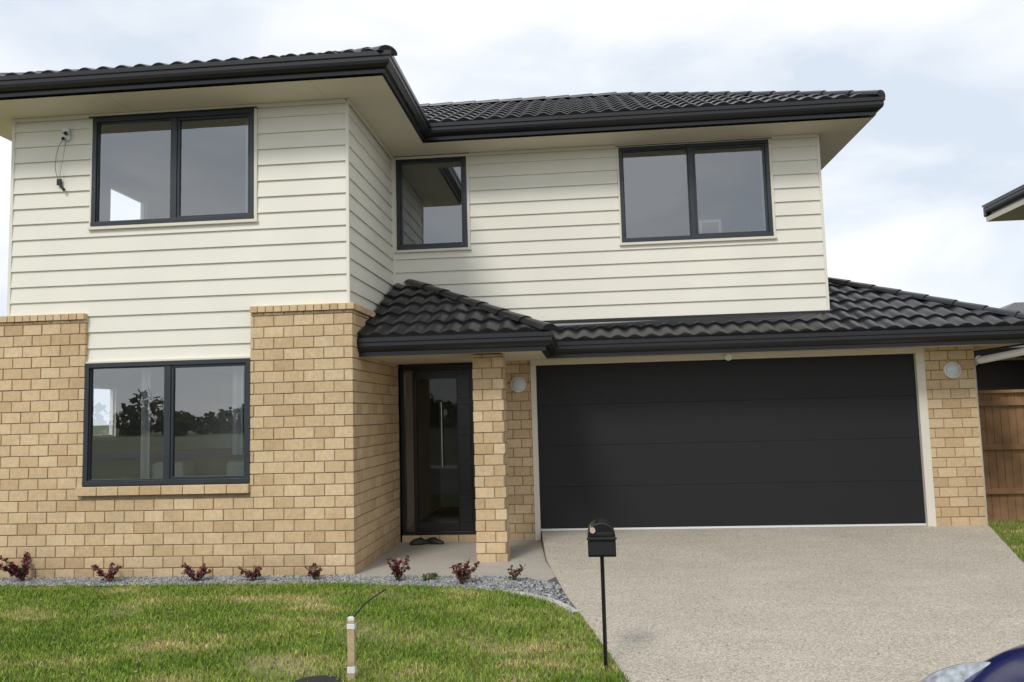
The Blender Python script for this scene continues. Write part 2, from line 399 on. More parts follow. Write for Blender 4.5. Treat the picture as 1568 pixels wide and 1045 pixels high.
# --- tiled slopes
P=.205; CR=.335; TAN=.466
def prof(u):
    c=.5+.5*math.cos(2*math.pi*u/P)
    return .034*(c**.75)
def slope(mb,O,ud,vd,vmax,ul,ur,du=.0205,z0=0,tan=TAN,phase=0):
    O=Vector(O);ud=Vector(ud);vd=Vector(vd)
    nrm=(Vector((0,0,1))-vd*tan).normalized()
    nc=math.ceil(vmax/CR)
    umin=min(ul(v) for v in np.linspace(0,vmax,20)); umax=max(ur(v) for v in np.linspace(0,vmax,20))
    us=np.arange(umin,umax+du,du)
    def row(v,h,lip=0):
        a,b_=ul(v),ur(v)
        if b_<a: a=b_=(a+b_)/2
        n=len(mb.v)
        for u in us:
            uu=min(max(u,a),b_)
            p=O+ud*uu+vd*(v)+Vector((0,0,v*tan))+nrm*(prof(uu+phase)*lip+h)
            mb.v.append(tuple(p))
        return n
    prev=None
    for c in range(nc):
        va=c*CR; vb=min(vmax,va+CR)
        r0=row(va,-.012,.15) if c==0 else prev
        r1=row(va,.030,1.0); r2=row(va+.02,.034,1.0); r3=row(vb,.002,1.0)
        for a,b_ in ((r0,r1),(r1,r2),(r2,r3)):
            for i in range(len(us)-1):
                if (Vector(mb.v[a+i])-Vector(mb.v[a+i+1])).length<1e-6 and (Vector(mb.v[b_+i])-Vector(mb.v[b_+i+1])).length<1e-6: continue
                mb.f.append((a+i,a+i+1,b_+i+1,b_+i)); mb.t.append(.5); mb.mi.append(0)
        prev=r3
def caps(mb,a,b_,r=.085,seg=.38):
    a=Vector(a);b_=Vector(b_);d=b_-a;Ln=d.length;d.normalize()
    side=d.cross(Vector((0,0,1))).normalized(); up=side.cross(d)
    n=max(1,round(Ln/seg)); s=Ln/n
    for i in range(n):
        p0=a+d*(i*s-.02); p1=a+d*((i+1)*s+.02); base=len(mb.v)
        for (p,rr) in ((p0,r+.014),(p1,r-.006)):
            for k in range(9):
                an=math.pi*k/8
                mb.v.append(tuple(p+side*math.cos(an)*rr*1.15+up*(math.sin(an)*rr*.75-.01)))
        for k in range(8):
            mb.f.append((base+k,base+k+1,base+9+k+1,base+9+k)); mb.t.append(.5); mb.mi.append(0)
        mb.f.append(tuple(base+k for k in range(9))[::-1]); mb.t.append(.5); mb.mi.append(0)
        mb.f.append(tuple(base+9+k for k in range(9))); mb.t.append(.5); mb.mi.append(0)
OV=.60
rt=MB(); rc=MB()
Z1=5.262; ZL=5.243
lx0,lx1,ly=XL-OV,-1.90,-OV; hw=(lx1-lx0)/2
slope(rt,(lx0,ly,ZL),(1,0,0),(0,1,0),hw,lambda v:v,lambda v:2*hw-v,tan=.45)
slope(rt,(lx1,ly,ZL),(0,1,0),(-1,0,0),hw,lambda v:v,lambda v:5.0,tan=.45)
slope(rt,(lx0,8,ZL),(0,-1,0),(1,0,0),hw,lambda v:0,lambda v:8.6-v,tan=.45)
ap=(lx0+hw,ly+hw,ZL+hw*.45+.03)
caps(rc,(lx1,ly,ZL+.02),ap); caps(rc,(lx0,ly,ZL+.02),ap); caps(rc,ap,(ap[0],7.0,ap[2]))
ry=D-OV; rx1=UR+OV; hd=3.05
slope(rt,(-4.5,ry,Z1),(1,0,0),(0,1,0),hd,lambda v:2.0,lambda v:rx1+4.5-v)
slope(rt,(rx1,ry,Z1),(0,1,0),(-1,0,0),hd,lambda v:v,lambda v:2*hd-v)
ap=(rx1-hd,ry+hd,Z1+hd*TAN+.03)
caps(rc,(rx1,ry,Z1+.03),ap); caps(rc,ap,(-4.4,ap[1],ap[2])); caps(rc,(rx1,ry+2*hd,Z1+.03),ap)
rt.poly([(-7,ry+2*hd,Z1),(rx1,ry+2*hd,Z1),(rx1-hd,ry+hd,Z1+hd*TAN),(-7,ry+hd,Z1+hd*TAN)])
Z2=2.392; pY=.247-.07; pX=-.43+.07; w=D-pY
slope(rt,(SX-.0,pY,Z2),(1,0,0),(0,1,0),w,lambda v:0.0,lambda v:pX-SX-v)
slope(rt,(pX,pY,Z2),(0,1,0),(-1,0,0),w,lambda v:v,lambda v:w)
caps(rc,(pX,pY,Z2+.03),(pX-w,D,Z2+w*TAN+.03))
gy=D-OV; gx1=R1+OV; hv=2.45
slope(rt,(-3,gy,Z2),(1,0,0),(0,1,0),hv,lambda v:(3+pX-v*1.0 if v<.62 else (3+UR-.03)),lambda v:gx1+3-v,phase=.05)
slope(rt,(gx1,gy,Z2),(0,1,0),(-1,0,0),hv,lambda v:v,lambda v:7.6)
caps(rc,(gx1,gy,Z2+.03),(gx1-hv,gy+hv,Z2+hv*TAN+.03))
o=rt.obj('roof_tiles',M['tile'],house)
for p_ in o.data.polygons: p_.use_smooth=True
try: o.data.set_sharp_from_angle(angle=math.radians(50))
except Exception: pass
rc.obj('ridge_and_hip_caps',M['tile'],house)
fl=MB()
fl.box(SX+.3,UR+.02,D-.045,D-.03,ZB-.05,ZB-.012)
fl.obj('flashing',M['black'],house)
fw_=MB(); fw_.box(SX,UR-.01,D+.012,D+.05,2.22,ZB+.05); fw_.obj('wall_above_soffit',M['intwall'],house)

# --- windows
def window(name,axis,face,sgn,a0,a1,z0,z1,mull=None,thin=False,fr=.05,mat='frame'):
    w=MB(); g=MB()
    def bx(mb,b0,b1,o0,o1,za,zb):
        lo,hi=sorted((face+sgn*o0,face+sgn*o1))
        if axis=='x': mb.box(b0,b1,lo,hi,za,zb)
        else: mb.box(lo,hi,b0,b1,za,zb)
    bx(w,a0,a1,-.06,.04,z1-fr,z1); bx(w,a0,a1,-.06,.045,z0,z0+fr)
    bx(w,a0,a0+fr,-.06,.038,z0+fr,z1-fr); bx(w,a1-fr,a1,-.06,.038,z0+fr,z1-fr)
    cells=[(a0+fr,a1-fr)]
    if mull is not None:
        bx(w,mull-.034,mull+.034,-.06,.03,z0+fr,z1-fr); cells=[(a0+fr,mull-.034),(mull+.034,a1-fr)]
    for i,(c0,c1) in enumerate(cells):
        s=.028 if (i==1 or len(cells)==1) else .012
        o_=.02
        bx(w,c0,c1,-.03,o_,z1-fr-s,z1-fr-.001); bx(w,c0,c1,-.03,o_,z0+fr+.001,z0+fr+s)
        bx(w,c0+.001,c0+s,-.03,o_-.002,z0+fr+s,z1-fr-s); bx(w,c1-s,c1-.001,-.03,o_-.002,z0+fr+s,z1-fr-s)
        p=[P3(axis,face,sgn,c0+s,-.005,z0+fr+s),P3(axis,face,sgn,c1-s,-.005,z0+fr+s),P3(axis,face,sgn,c1-s,-.005,z1-fr-s),P3(axis,face,sgn,c0+s,-.005,z1-fr-s)]
        if mat=='frame': g.poly(p)
    w.obj(name+'_frame',M[mat],house,bevel=.003)
    if mat=='frame': g.obj(name+'_glass',M['glass'],house)
def wtrim(mb,axis,face,sgn,a0,a1,z0,z1,t=.02):
    def bx(b0,b1,o0,o1,za,zb):
        lo,hi=sorted((face+sgn*o0,face+sgn*o1))
        mb.box(b0,b1,lo,hi,za,zb)
    bx(a0-t,a0,-.02,.036,z0,z1); bx(a1,a1+t+.012,-.02,.036,z0,z1); bx(a0-t-.01,a1+t+.02,-.02,.05,z0-.035,z0-.003)
window('upper_left_window','x',FB,-1,*upL,mull=-4.50)
window('lower_left_window','x',FB-.02,-1,loL[0],loL[1],loL[2],loL[3]+.03,mull=-4.53)
window('stair_window','x',D,-1,*upS)
window('upper_right_window','x',D,-1,*upR,mull=1.50)
wt=MB(); wtrim(wt,'x',FB,-1,*upL); wtrim(wt,'x',D,-1,*upS); wtrim(wt,'x',D,-1,*upR)
wt.box(loL[0]-.01,loL[1]+.01,FB-.05,FB+.0,2.203,2.222)
wt.obj('window_trim',M['trim'],house)
fh=MB()
for h,f in ((upL,FB),(upS,D),(upR,D)): fh.box(h[0]-.04,h[1]+.04,f-.055,f-.0,h[3]+.001,h[3]+.012)
fh.obj('window_head_flashing',M['frame'],house)
window('side_window_up','y',XL,-1,1.75,2.75,3.9,4.85,mat='white'); window('side_window_low','y',-6.75,-1,1.7,2.6,1.3,2.1,mat='white'); window('rear_window','x',6.8,1,-6.2,-5.0,.9,2.1,mat='white')

# --- rooms
rm=MB(); fl_=MB()
def room(x0,x1,y0,y1,z0,z1,fh,lh=(),bh=()):
    panel(rm,'x',y0,1,x0,x1,z0,z1,[fh]); panel(rm,'x',y1,1,x0,x1,z0,z1,bh)
    panel(rm,'y',x0,1,y0,y1,z0,z1,lh); panel(rm,'y',x1,1,y0,y1,z0,z1)
    fl_.poly([(x0,y0,z0),(x1,y0,z0),(x1,y1,z0),(x0,y1,z0)])
    rm.poly([(x0,y0,z1),(x1,y0,z1),(x1,y1,z1),(x0,y1,z1)])
room(-6.67,-2.6,.09,6.74,.02,2.42,loL,[(1.7,2.6,1.3,2.1)],[(-6.2,-5.0,.9,2.1)])
room(-6.38,-2.6,.10,4.2,2.62,5.03,upL,[(1.75,2.75,3.9,4.85)])
room(-2.56,-.4,D+.07,5.2,2.62,5.03,upS)
room(-.3,3.08,D+.07,6.2,2.62,5.03,upR)
rm.obj('room_linings',M['intwall'],house); fl_.obj('room_floors',M['intfloor'],house)
cu=MB()
def curtain(x0,x1,y,z0,z1):
    n=int((x1-x0)/.02)
    for i in range(n):
        a=x0+i*.02; f=lambda q:y+.025*math.sin(q*52)
        cu.poly([(a,f(a),z0),(a+.02,f(a+.02),z0),(a+.02,f(a+.02),z1),(a,f(a),z1)])
curtain(-3.75,-3.5,.2,2.7,5.0); curtain(.45,.62,D+.2,2.7,5.0); curtain(2.45,2.65,D+.2,2.7,5.0)
curtain(-5.0,-4.90,.3,.1,2.3); curtain(-3.95,-3.82,.3,1.15,2.3)
cu.obj('curtains',M['curtain'],house)
fu=MB()
fu.box(-5.45,-3.9,.7,1.5,.05,.72); fu.box(-5.45,-3.9,1.4,1.6,.45,1.18); fu.box(-5.55,-5.4,.7,1.5,.05,.92); fu.box(-4.0,-3.85,.7,1.5,.05,.92)
fu.box(-5.2,-4.8,.85,1.2,.74,1.06,mi=1); fu.box(-4.3,-4.05,.9,1.15,.74,1.05,mi=1)
fu.obj('sofa',[M['sofa'],M['curtain']],house,bevel=.05)
fu=MB(); fu.box(1.65,1.95,D+.5,D+.53,3.80,4.10); fu.box(1.69,1.91,D+.49,D+.499,3.84,4.06,mi=1); fu.obj('picture_frame',[M['white'],M['sofa']],house)
fu=MB(); fu.box(1.45,2.2,D+.42,D+.85,2.62,3.80); fu.obj('chest_of_drawers',M['intfloor'],house)

# --- entry door
d=MB(); dx0,dx1=-2.43,-1.44; zt=2.19
d.box(dx0,dx0+.05,D-.03,D+.06,-.02,zt); d.box(dx1-.05,dx1,D-.03,D+.06,-.02,zt); d.box(dx0+.05,dx1-.05,D-.03,D+.06,zt-.06,zt)
d.box(dx0+.05,dx1-.05,D-.03,D+.06,-.02,.02)
d.box(dx0+.16,dx0+.21,D-.02,D+.05,.02,zt-.06)
d.box(dx1-.24,dx1-.05,D-.015,D+.045,.02,zt-.06)
for k in range(5): d.box(dx1-.225,dx1-.065,D-.03,D-.014,.14+k*.40,.46+k*.40)
d.box(dx0+.21,dx1-.24,D-.01,D+.04,.02,.14); d.box(dx0+.21,dx1-.24,D-.01,D+.04,zt-.18,zt-.06)
d.obj('entry_door_frame',M['black'],house,bevel=.004)
d=MB(); d.poly([(dx0+.21,D+.01,.14),(dx1-.24,D+.01,.14),(dx1-.24,D+.01,zt-.18),(dx0+.21,D+.01,zt-.18)])
d.obj('entry_door_glass',M['doorglass'],house)
d=MB(); d.poly([(dx0+.05,D+.01,.02),(dx0+.16,D+.01,.02),(dx0+.16,D+.01,zt-.06),(dx0+.05,D+.01,zt-.06)])
d.obj('door_sidelight_glass',M['glass'],house)
d=MB(); panel(d,'x',5.0,1,-2.45,-.8,0,2.2); panel(d,'y',-2.45,1,D+.07,5,0,2.2); panel(d,'y',-.8,1,D+.07,5,0,2.2); d.obj('hallway_walls',M['intwall'],house)
d=MB(); d.poly([(-2.45,D+.07,-.0),(-.8,D+.07,0),(-.8,5,0),(-2.45,5,0)])
d.obj('hallway_floor',M['intfloor'],house)
d=MB(); d.cyl((-1.88,D-.055,.85),(-1.88,D-.055,1.70),.009); d.cyl((-1.88,D-.055,.92),(-1.88,D+.0,.92),.008); d.cyl((-1.88,D-.055,1.62),(-1.88,D+.0,1.62),.008)
d.obj('door_pull_handle',M['tyrerim'],house,smooth=False)
bb2=MB(); soldier(bb2,'x',D-.02,-1,dx0,dx1,-.12,-.024,proud=.03,bw=.23); bb2.obj('door_threshold',M['brick'],house)
# --- garage door
g=MB(); z=.03; n=4; ph=(2.143-.03)/n
for i in range(n):
    g.box(G0+.002,G1-.002,D+.05,D+.09,z+i*ph+.0015,z+(i+1)*ph-.0015)
g.box(G0+.002,G1-.002,D+.055,D+.085,.03,2.143)
g.obj('garage_door',M['garage'],house,bevel=.0015,seg=1)
g=MB(); g.box(G0+.002,G1-.002,D+.045,D+.095,-.0,.024); g.obj('garage_door_weather_seal',M['white'],house)
def bulkhead(x,z,y):
    b_=MB(); b_.cyl((x,y,z),(x,y-.035,z),.105,28,.10); b_.obj('wall_light_base',M['white'],house,bevel=.004)
    bm=bmesh.new(); bmesh.ops.create_uvsphere(bm,u_segments=24,v_segments=12,radius=.085)
    bmesh.ops.scale(bm,vec=(1,.45,1),verts=bm.verts); bmesh.ops.translate(bm,vec=(x,y-.035,z),verts=bm.verts)
    me=bpy.data.meshes.new('wall_light_lens'); bm.to_mesh(me); bm.free(); me.materials.append(M['lens'])
    for p_ in me.polygons: p_.use_smooth=True
    ob=bpy.data.objects.new('wall_light_lens',me); scene.collection.objects.link(ob); ob.parent=house
bulkhead(4.60,1.92,D-.002); bulkhead(-.86,1.90,D-.002)
s=MB(); s.cyl((1.85,D-.03,2.18),(1.85,D-.09,2.165),.045,18); s.box(1.81,1.89,D-.05,D-.03,2.15,2.21); s.obj('motion_sensor',M['white'],house,bevel=.004)
s=MB(); s.cyl((-5.78,FB-.02,4.80),(-5.78,FB-.06,4.80),.055,20); s.box(-5.82,-5.74,FB-.06,FB-.02,4.83,4.90); s.obj('light_fitting_base',M['white'],house,bevel=.004)
s=MB(); s.cyl((-5.77,FB-.06,4.83),(-5.74,FB-.1,4.82),.02,12); s.cyl((-5.80,FB-.06,4.77),(-5.77,FB-.1,4.76),.018,12); s.box(-5.87,-5.82,FB-.05,FB-.03,4.24,4.31);s.cyl((-5.84,FB-.04,4.25),(-5.78,FB-.05,4.18),.016,10); s.obj('loose_lamp_head',M['plastic_black'],house)
s=MB(); pts=[(-5.80,FB-.06,4.76),(-5.85,FB-.06,4.68),(-5.875,FB-.06,4.58),(-5.885,FB-.06,4.45),(-5.875,FB-.055,4.37),(-5.85,FB-.05,4.30)]
for a,b_ in zip(pts,pts[1:]): s.cyl(a,b_,.004,6)
pts=[(-5.76,FB-.06,4.76),(-5.775,FB-.06,4.66),(-5.80,FB-.06,4.5),(-5.84,FB-.05,4.30)]
for a,b_ in zip(pts,pts[1:]): s.cyl(a,b_,.0025,6)
s.obj('loose_cable',simple('grey_cable',(.25,.25,.25),.5),house)
s=MB(); s.cyl((R1+.42,D-.45,2.19),(R1+.42,D-.45,2.10),.045,14); s.cyl((R1+.42,D-.45,2.11),(R1+.06,D+.0,2.03),.045,14); s.cyl((R1+.06,D+.0,2.05),(R1+.06,D+.2,2.0),.045,14); s.cyl((R1+.06,D+.2,2.02),(R1+.06,D+.2,-.1),.04,14)
s.obj('downpipe',M['white'],house,smooth=False)

# ------------------------------------------------------------ ground
def sheet(name,pts,z,mat,thick=0):
    n=len(pts)
    zz=[z]*n
    v=[(x,y,q) for (x,y),q in zip(pts,zz)]; f=[tuple(range(n))]
    if thick:
        v+=[(x,y,q-thick) for (x,y),q in zip(pts,zz)]; f+=[(i,i+n,(i+1)%n+n,(i+1)%n) for i in range(n)]
    return mkobj(name,v,f,mat)
sheet('ground',[(-900,-900),(900,-900),(900,900),(-900,900)],-.30,M['field'])
sheet('lawn',[(-25,-4.2),(25,-4.2),(25,30),(-25,30)],-.12,M['lawn'],.2)
sheet('kerb',[(-60,-4.38),(60,-4.38),(60,-4.204),(-60,-4.204)],-.118,M['conc_edge'],.2)
sheet('road',[(-300,-12.0),(300,-12.0),(300,-4.36),(-300,-4.36)],-.27,M['road'])
sheet('kerb.001',[(-60,-12.2),(60,-12.2),(60,-12.0),(-60,-12.0)],-.13,M['conc_edge'],.2)
sheet('footpath',[(-60,-15.5),(60,-15.5),(60,-14),(-60,-14)],-.25,M['path'],.2)
sheet('road.001',[(-300,-44),(300,-30),(300,-23),(-300,-37)],-.294,M['road'])
LY=[-4.2,-3.27,-2.68,-2.11,-1.55,-1.1,-.78,-.3,.6,2.2]; LX=[.34,.19,.085,-.02,-.13,-.22,-.27,-.34,-.48,-.62]
RY=[-4.2,-2.5,-1.2,0,2.2]; RX=[3.4,3.6,3.9,4.25,4.93]
xl=lambda y:float(np.interp(y,LY,LX)); xr=lambda y:float(np.interp(y,RY,RX))
dz=lambda y:float(np.interp(y,[-4.2,.3,2.05,2.2],[-.105,-.098,-.004,-.003]))
v=[];f=[]; ys=np.linspace(-4.2,2.2,50); nx=12
for y in ys:
    for i in range(nx+1): v.append((xl(y)+(xr(y)-xl(y))*i/nx,y,dz(y)))
nn=nx+1
for j in range(len(ys)-1):
    for i in range(nx): f.append((j*nn+i,j*nn+i+1,(j+1)*nn+i+1,(j+1)*nn+i))
m0=len(v)
for j,y in enumerate(ys):
    v.append((xl(y),y,-.2)); v.append((xr(y),y,-.2))
for j in range(len(ys)-1):
    f.append((j*nn,(j+1)*nn,m0+2*j+2,m0+2*j)); f.append((j*nn+nx,m0+2*j+1,m0+2*j+3,(j+1)*nn+nx))
mkobj('driveway',v,f,M['drive'])
sheet('driveway_garage_floor',[(G0-.1,2.19),(R1-.05,2.19),(R1-.05,8),(G0-.1,8)],-.006,M['path'])
sheet('patio',[(SX+.0,-.13),(-.80,-.17),(-.44,-.42),(-.35,-.2),(-.49,.6),(-.63,2.08),(SX,2.08)],-.108,M['patio'],.1)
bx_=[-12,-2.4,-1.3,-.75,-.42,-.15]; by_=[-.40,-.44,-.64,-.86,-1.14,-1.62]
yb=lambda x:float(np.interp(x,bx_,by_))
sheet('gravel_bed',[(-12,.0)]+list(zip(bx_,by_))+[(-.12,-1.5),(-.26,-.78),(-.33,-.3),(-.33,0)],-.116,M['stone'])
def stones(name,n,fn,z,size,mat,flat=1):
    V=[];F=[];T=[]
    base=np.array([(1,0,0),(-1,0,0),(0,1,0),(0,-1,0),(0,0,1),(0,0,-1)],float)
    fc=[(0,2,4),(2,1,4),(1,3,4),(3,0,4),(2,0,5),(1,2,5),(3,1,5),(0,3,5)]
    k=0
    while k<n:
        p=fn()
        if p is None: continue
        s=size*random.uniform(.5,1.4); a=random.uniform(0,6.28)
        q=base*np.array([s,s*random.uniform(.6,1),s*random.uniform(.4,.8)*flat])+rng.normal(0,s*.15,(6,3))*np.array([1,1,flat])
        R=np.array([[math.cos(a),-math.sin(a),0],[math.sin(a),math.cos(a),0],[0,0,1]])
        q=q@R.T+np.array([p[0],p[1],z+s*.2*flat]); b0=len(V); V+=[tuple(r_) for r_ in q]; F+=[tuple(b0+i for i in t) for t in fc]; T+=[random.random()]*8; k+=1
    return mkobj(name,V,F,mat,tone=T)
def gp():
    if random.random()<.6:
        x=random.uniform(-7.2,-2.4); y=random.uniform(yb(x)-.02,-.04)
    else:
        x=random.uniform(-2.4,-.15); y=random.uniform(yb(x)-.02,-.15)
        if y>-.13-(x+2.46)*.03 and x<-.8: return None
        if x>-.8 and y>-.17-(x+.8)*.7: return None
        if x>xl(y)-.01: return None
    return x,y
stones('gravel_stones',12000,gp,-.112,.016,M['stone'])
ev=[];ef=[]
ept=[(-.80,-.84),(-.62,-.97),(-.46,-1.10),(-.32,-1.28),(-.22,-1.47),(-.13,-1.66)]
for i,(x,y) in enumerate(ept):
    a=Vector(ept[min(i+1,5)])-Vector(ept[max(i-1,0)]); a.normalize(); nn_=Vector((a.y,-a.x))
    for o_ in (-.035,.035):
        for z in (-.2,-.098): ev.append((x+nn_.x*o_,y+nn_.y*o_,z))
for i in range(5):
    a=i*4; b_=a+4; ef+=[(a+1,a+3,b_+3,b_+1),(a,a+1,b_+1,b_),(a+2,b_+2,b_+3,a+3)]
mkobj('concrete_mowing_edge',ev,ef,M['conc_edge'])
def blades(name,xy,h0,h1,mat,z=-.12,wd=.0036):
    n=len(xy); h=rng.uniform(h0,h1,n); a=rng.uniform(0,2*np.pi,n); ln=rng.uniform(.1,.9,n)*h
    la=rng.uniform(0,2*np.pi,n); w=wd*rng.uniform(.6,1.3,n)
    V=np.zeros((n,5,3),np.float32)
    dx=np.cos(a)*w; dy=np.sin(a)*w; lx=np.cos(la)*ln; ly_=np.sin(la)*ln
    V[:,0]=np.stack([xy[:,0]-dx,xy[:,1]-dy,np.full(n,z)],1); V[:,1]=np.stack([xy[:,0]+dx,xy[:,1]+dy,np.full(n,z)],1)
    V[:,2]=np.stack([xy[:,0]+dx*.8+lx*.35,xy[:,1]+dy*.8+ly_*.35,z+h*.6],1); V[:,3]=np.stack([xy[:,0]-dx*.8+lx*.35,xy[:,1]-dy*.8+ly_*.35,z+h*.6],1)
    V[:,4]=np.stack([xy[:,0]+lx,xy[:,1]+ly_,z+h],1)
    me=bpy.data.meshes.new(name); me.vertices.add(n*5); me.vertices.foreach_set('co',V.ravel())
    b0=np.arange(n)*5
    quads=np.stack([b0,b0+1,b0+2,b0+3],1); tris=np.stack([b0+3,b0+2,b0+4],1)
    loops=np.concatenate([quads,tris],1).ravel(); me.loops.add(len(loops)); me.loops.foreach_set('vertex_index',loops.astype(np.int32))
    st=np.stack([np.arange(n)*7,np.arange(n)*7+4],1).ravel(); me.polygons.add(n*2)
    me.polygons.foreach_set('loop_start',st.astype(np.int32))
    me.update(calc_edges=True); me.validate()
    t=np.repeat(rng.uniform(0,1,n),2).astype(np.float32); at=me.attributes.new('tone','FLOAT','FACE'); at.data.foreach_set('value',t)
    me.materials.append(mat); ob=bpy.data.objects.new(name,me); scene.collection.objects.link(ob); return ob
n=190000; xs=rng.uniform(-7.6,.4,n); ysr=rng.uniform(-4.15,-.28,n)
ok=(ysr<np.interp(xs,bx_,by_)+rng.normal(0,.018,n))&(xs<np.interp(ysr,LY,LX)-.005+rng.normal(0,.018,n))
pat=np.sin(xs*1.9+np.sin(ysr*2.3)*1.3)*np.sin(ysr*3.1+xs*.7)+.35*np.sin(xs*7+ysr*5)
ok&=rng.uniform(0,1,n)>np.clip((pat-.2)*.8,0,.72)
A=np.stack([xs[ok],ysr[ok]],1)
n=26000; xs=rng.uniform(4.3,7.5,n); ysr=rng.uniform(-.8,3.2,n); ok=(xs>np.interp(ysr,RY,RX)+.03)&((xs>R1+.05)|(ysr<2))
A=np.concatenate([A,np.stack([xs[ok],ysr[ok]],1)])
gr=blades('grass',A,.018,.045,M['blade'])
def lp():
    x=random.uniform(-7,.1); y=random.uniform(-4.1,-.45)
    return (x,y) if (y<yb(x)-.03 and x<xl(y)-.03) else None
stones('dry_leaf_litter',500,lp,-.095,.014,M['debris'],.3)
def dp():
    x=random.uniform(-.5,4.5); y=random.uniform(-3.6,2.0)
    return (x,y) if (xl(y)+.02<x<xr(y)-.05 and random.random()<(.25+.75*(x<xl(y)+.25 or y>1.7))) and y<.2 else None
stones('grit_on_driveway',140,dp,-.100,.007,M['debris'],.5)
# ------------------------------------------------------------ shrubs
def shrub(x,y,h,r,green=0,n=150,name='burgundy_shrub'):
    s=MB()
    for k in range(9):
        a=random.uniform(0,6.28); rr=r*random.uniform(.3,1); tip=Vector((math.cos(a)*rr,math.sin(a)*rr,h*random.uniform(.6,1.15)))
        mid=tip*.5+Vector((0,0,h*.12)); s.cyl((0,0,0),mid,.005,5,.004,mi=0); s.cyl(mid,tip,.004,5,.0015,mi=0)
        for q in range(n//9):
            t=random.uniform(.25,1); base=(mid*(t*2) if t<.5 else mid.lerp(tip,t*2-1))
            d=Vector((random.gauss(0,1),random.gauss(0,1),random.gauss(.5,.7))).normalized(); sd=d.orthogonal().normalized()
            sd=(Matrix.Rotation(random.uniform(0,6.28),3,d)@sd); L_=random.uniform(.026,.055); w_=L_*.34
            c=base+d*L_*.5
            s.poly([tuple(base),tuple(c+sd*w_),tuple(base+d*L_),tuple(c-sd*w_)],t=random.random(),mi=1 if random.random()>green else 2)
    o=s.obj(name,[M['stem'],M['redleaf'],M['greenleaf']]); o.location=(x,y,-.12); return o
for (x,y,h,r,g_,n_) in [(-5.98,-.22,.27,.30,.1,560),(-5.0,-.26,.16,.16,.05,220),(-4.06,-.26,.17,.19,.05,260),(-3.44,-.26,.15,.16,.1,220),(-2.80,-.26,.14,.11,.15,120),(-1.92,-.38,.22,.19,.12,230),(-1.25,-.54,.20,.19,.1,270),(-.76,-.40,.15,.11,.5,80),(-6.45,-.2,.18,.13,.1,120),(-1.62,-.34,.06,.12,.9,60)]:
    shrub(x,y,h,r,g_,n_)
# ------------------------------------------------------------ mailbox
mbx=empty('mailbox',(.068,-3.09,-.12))
def ch(mb,name,mat,par,bevel=0,smooth=False):
    return mb.obj(name,mat,par,bevel,smooth)
s=MB(); s.cyl((0,.02,-.05),(0,.02,.73),.013,14); ch(s,'post',M['mailblack'],mbx,smooth=False)
s=MB(); s.box(-.03,.03,-.02,.06,.725,.733); ch(s,'mounting_plate',M['mailblack'],mbx)
W_,Zb,Zm=.088,.732,.855
v=[];f=[]
pr=[(-W_,Zb),(W_,Zb),(W_,Zm)]+[(W_*math.cos(a),Zm+.088*math.sin(a)) for a in np.linspace(.12,math.pi-.12,15)]+[(-W_,Zm)]
for y in (-.10,.14):
    for x,z in pr: v.append((x,y,z))
k=len(pr); f=[(j,(j+1)%k,(j+1)%k+k,j+k) for j in range(k)]+[tuple(range(k))[::-1],tuple(range(k,2*k))]
o=mkobj('box_body',v,f,M['mailblack'],mbx); bv=o.modifiers.new('b','BEVEL'); bv.width=.004; bv.segments=2; bv.limit_method='ANGLE'
s=MB(); s.box(-.08,.08,-.112,-.10,.747,.832); s.box(-.094,.094,-.128,-.10,.842,.856); s.box(-.07,.07,-.106,-.10,.864,.884); ch(s,'front_flap',M['plastic_black'],mbx,.002)
s=MB(); s.cyl((-.055,-.125,.90),(-.055,.02,.90),.017,16); ch(s,'rolled_paper',simple('paper',(.5,.42,.34),.8),mbx)
# ------------------------------------------------------------ stake with cable
stk=empty('wooden_stake',(-1.53,-3.27,-.12))
s=MB(); s.box(-.023,.023,-.018,.018,-.1,.37); ch(s,'peg',M['stakewood'],stk,.003)
s=MB(); s.box(-.0255,.0255,-.0205,.0205,.32,.352); s.box(-.0255,.0255,-.0205,.0205,.05,.09); s.box(-.02,.02,-.016,.016,.371,.392); ch(s,'tape_bands',M['white'],stk,.002)
s=MB(); pts=[(0,.0,.37),(.03,.0,.41),(.08,.01,.465),(.14,.02,.51),(.20,.03,.545),(.215,.03,.555)]
for a,b_ in zip(pts,pts[1:]): s.cyl(a,b_,.005,8)
ch(s,'cable',M['plastic_black'],stk)
s=MB(); s.cyl((-1.72,-3.40,-.13),(-1.72,-3.40,-.095),.16,28); s.cyl((-1.72,-3.40,-.095),(-1.72,-3.40,-.088),.13,28); s.obj('drain_cover',M['rubber'],bevel=.004)
sh=empty('pair_of_shoes',(-2.02,1.86,-.108))
for i,(ox,oy,an) in enumerate([(-.12,0,.4),(.06,.02,-.3)]):
    bm=bmesh.new(); bmesh.ops.create_uvsphere(bm,u_segments=16,v_segments=10,radius=1)
    for q in bm.verts:
        q.co.x*=.14*(1-.1*q.co.x); q.co.y*=.048; q.co.z=max(-.2,q.co.z)*(.05 if q.co.x>0 else .075)+.012
    bmesh.ops.rotate(bm,matrix=Matrix.Rotation(an,3,'Z'),verts=bm.verts); bmesh.ops.translate(bm,vec=(ox,oy,0),verts=bm.verts)
    me=bpy.data.meshes.new('shoe'); bm.to_mesh(me); bm.free(); me.materials.append(M['shoe'])
    for p_ in me.polygons: p_.use_smooth=True
    ob=bpy.data.objects.new('shoe',me); scene.collection.objects.link(ob); ob.parent=sh
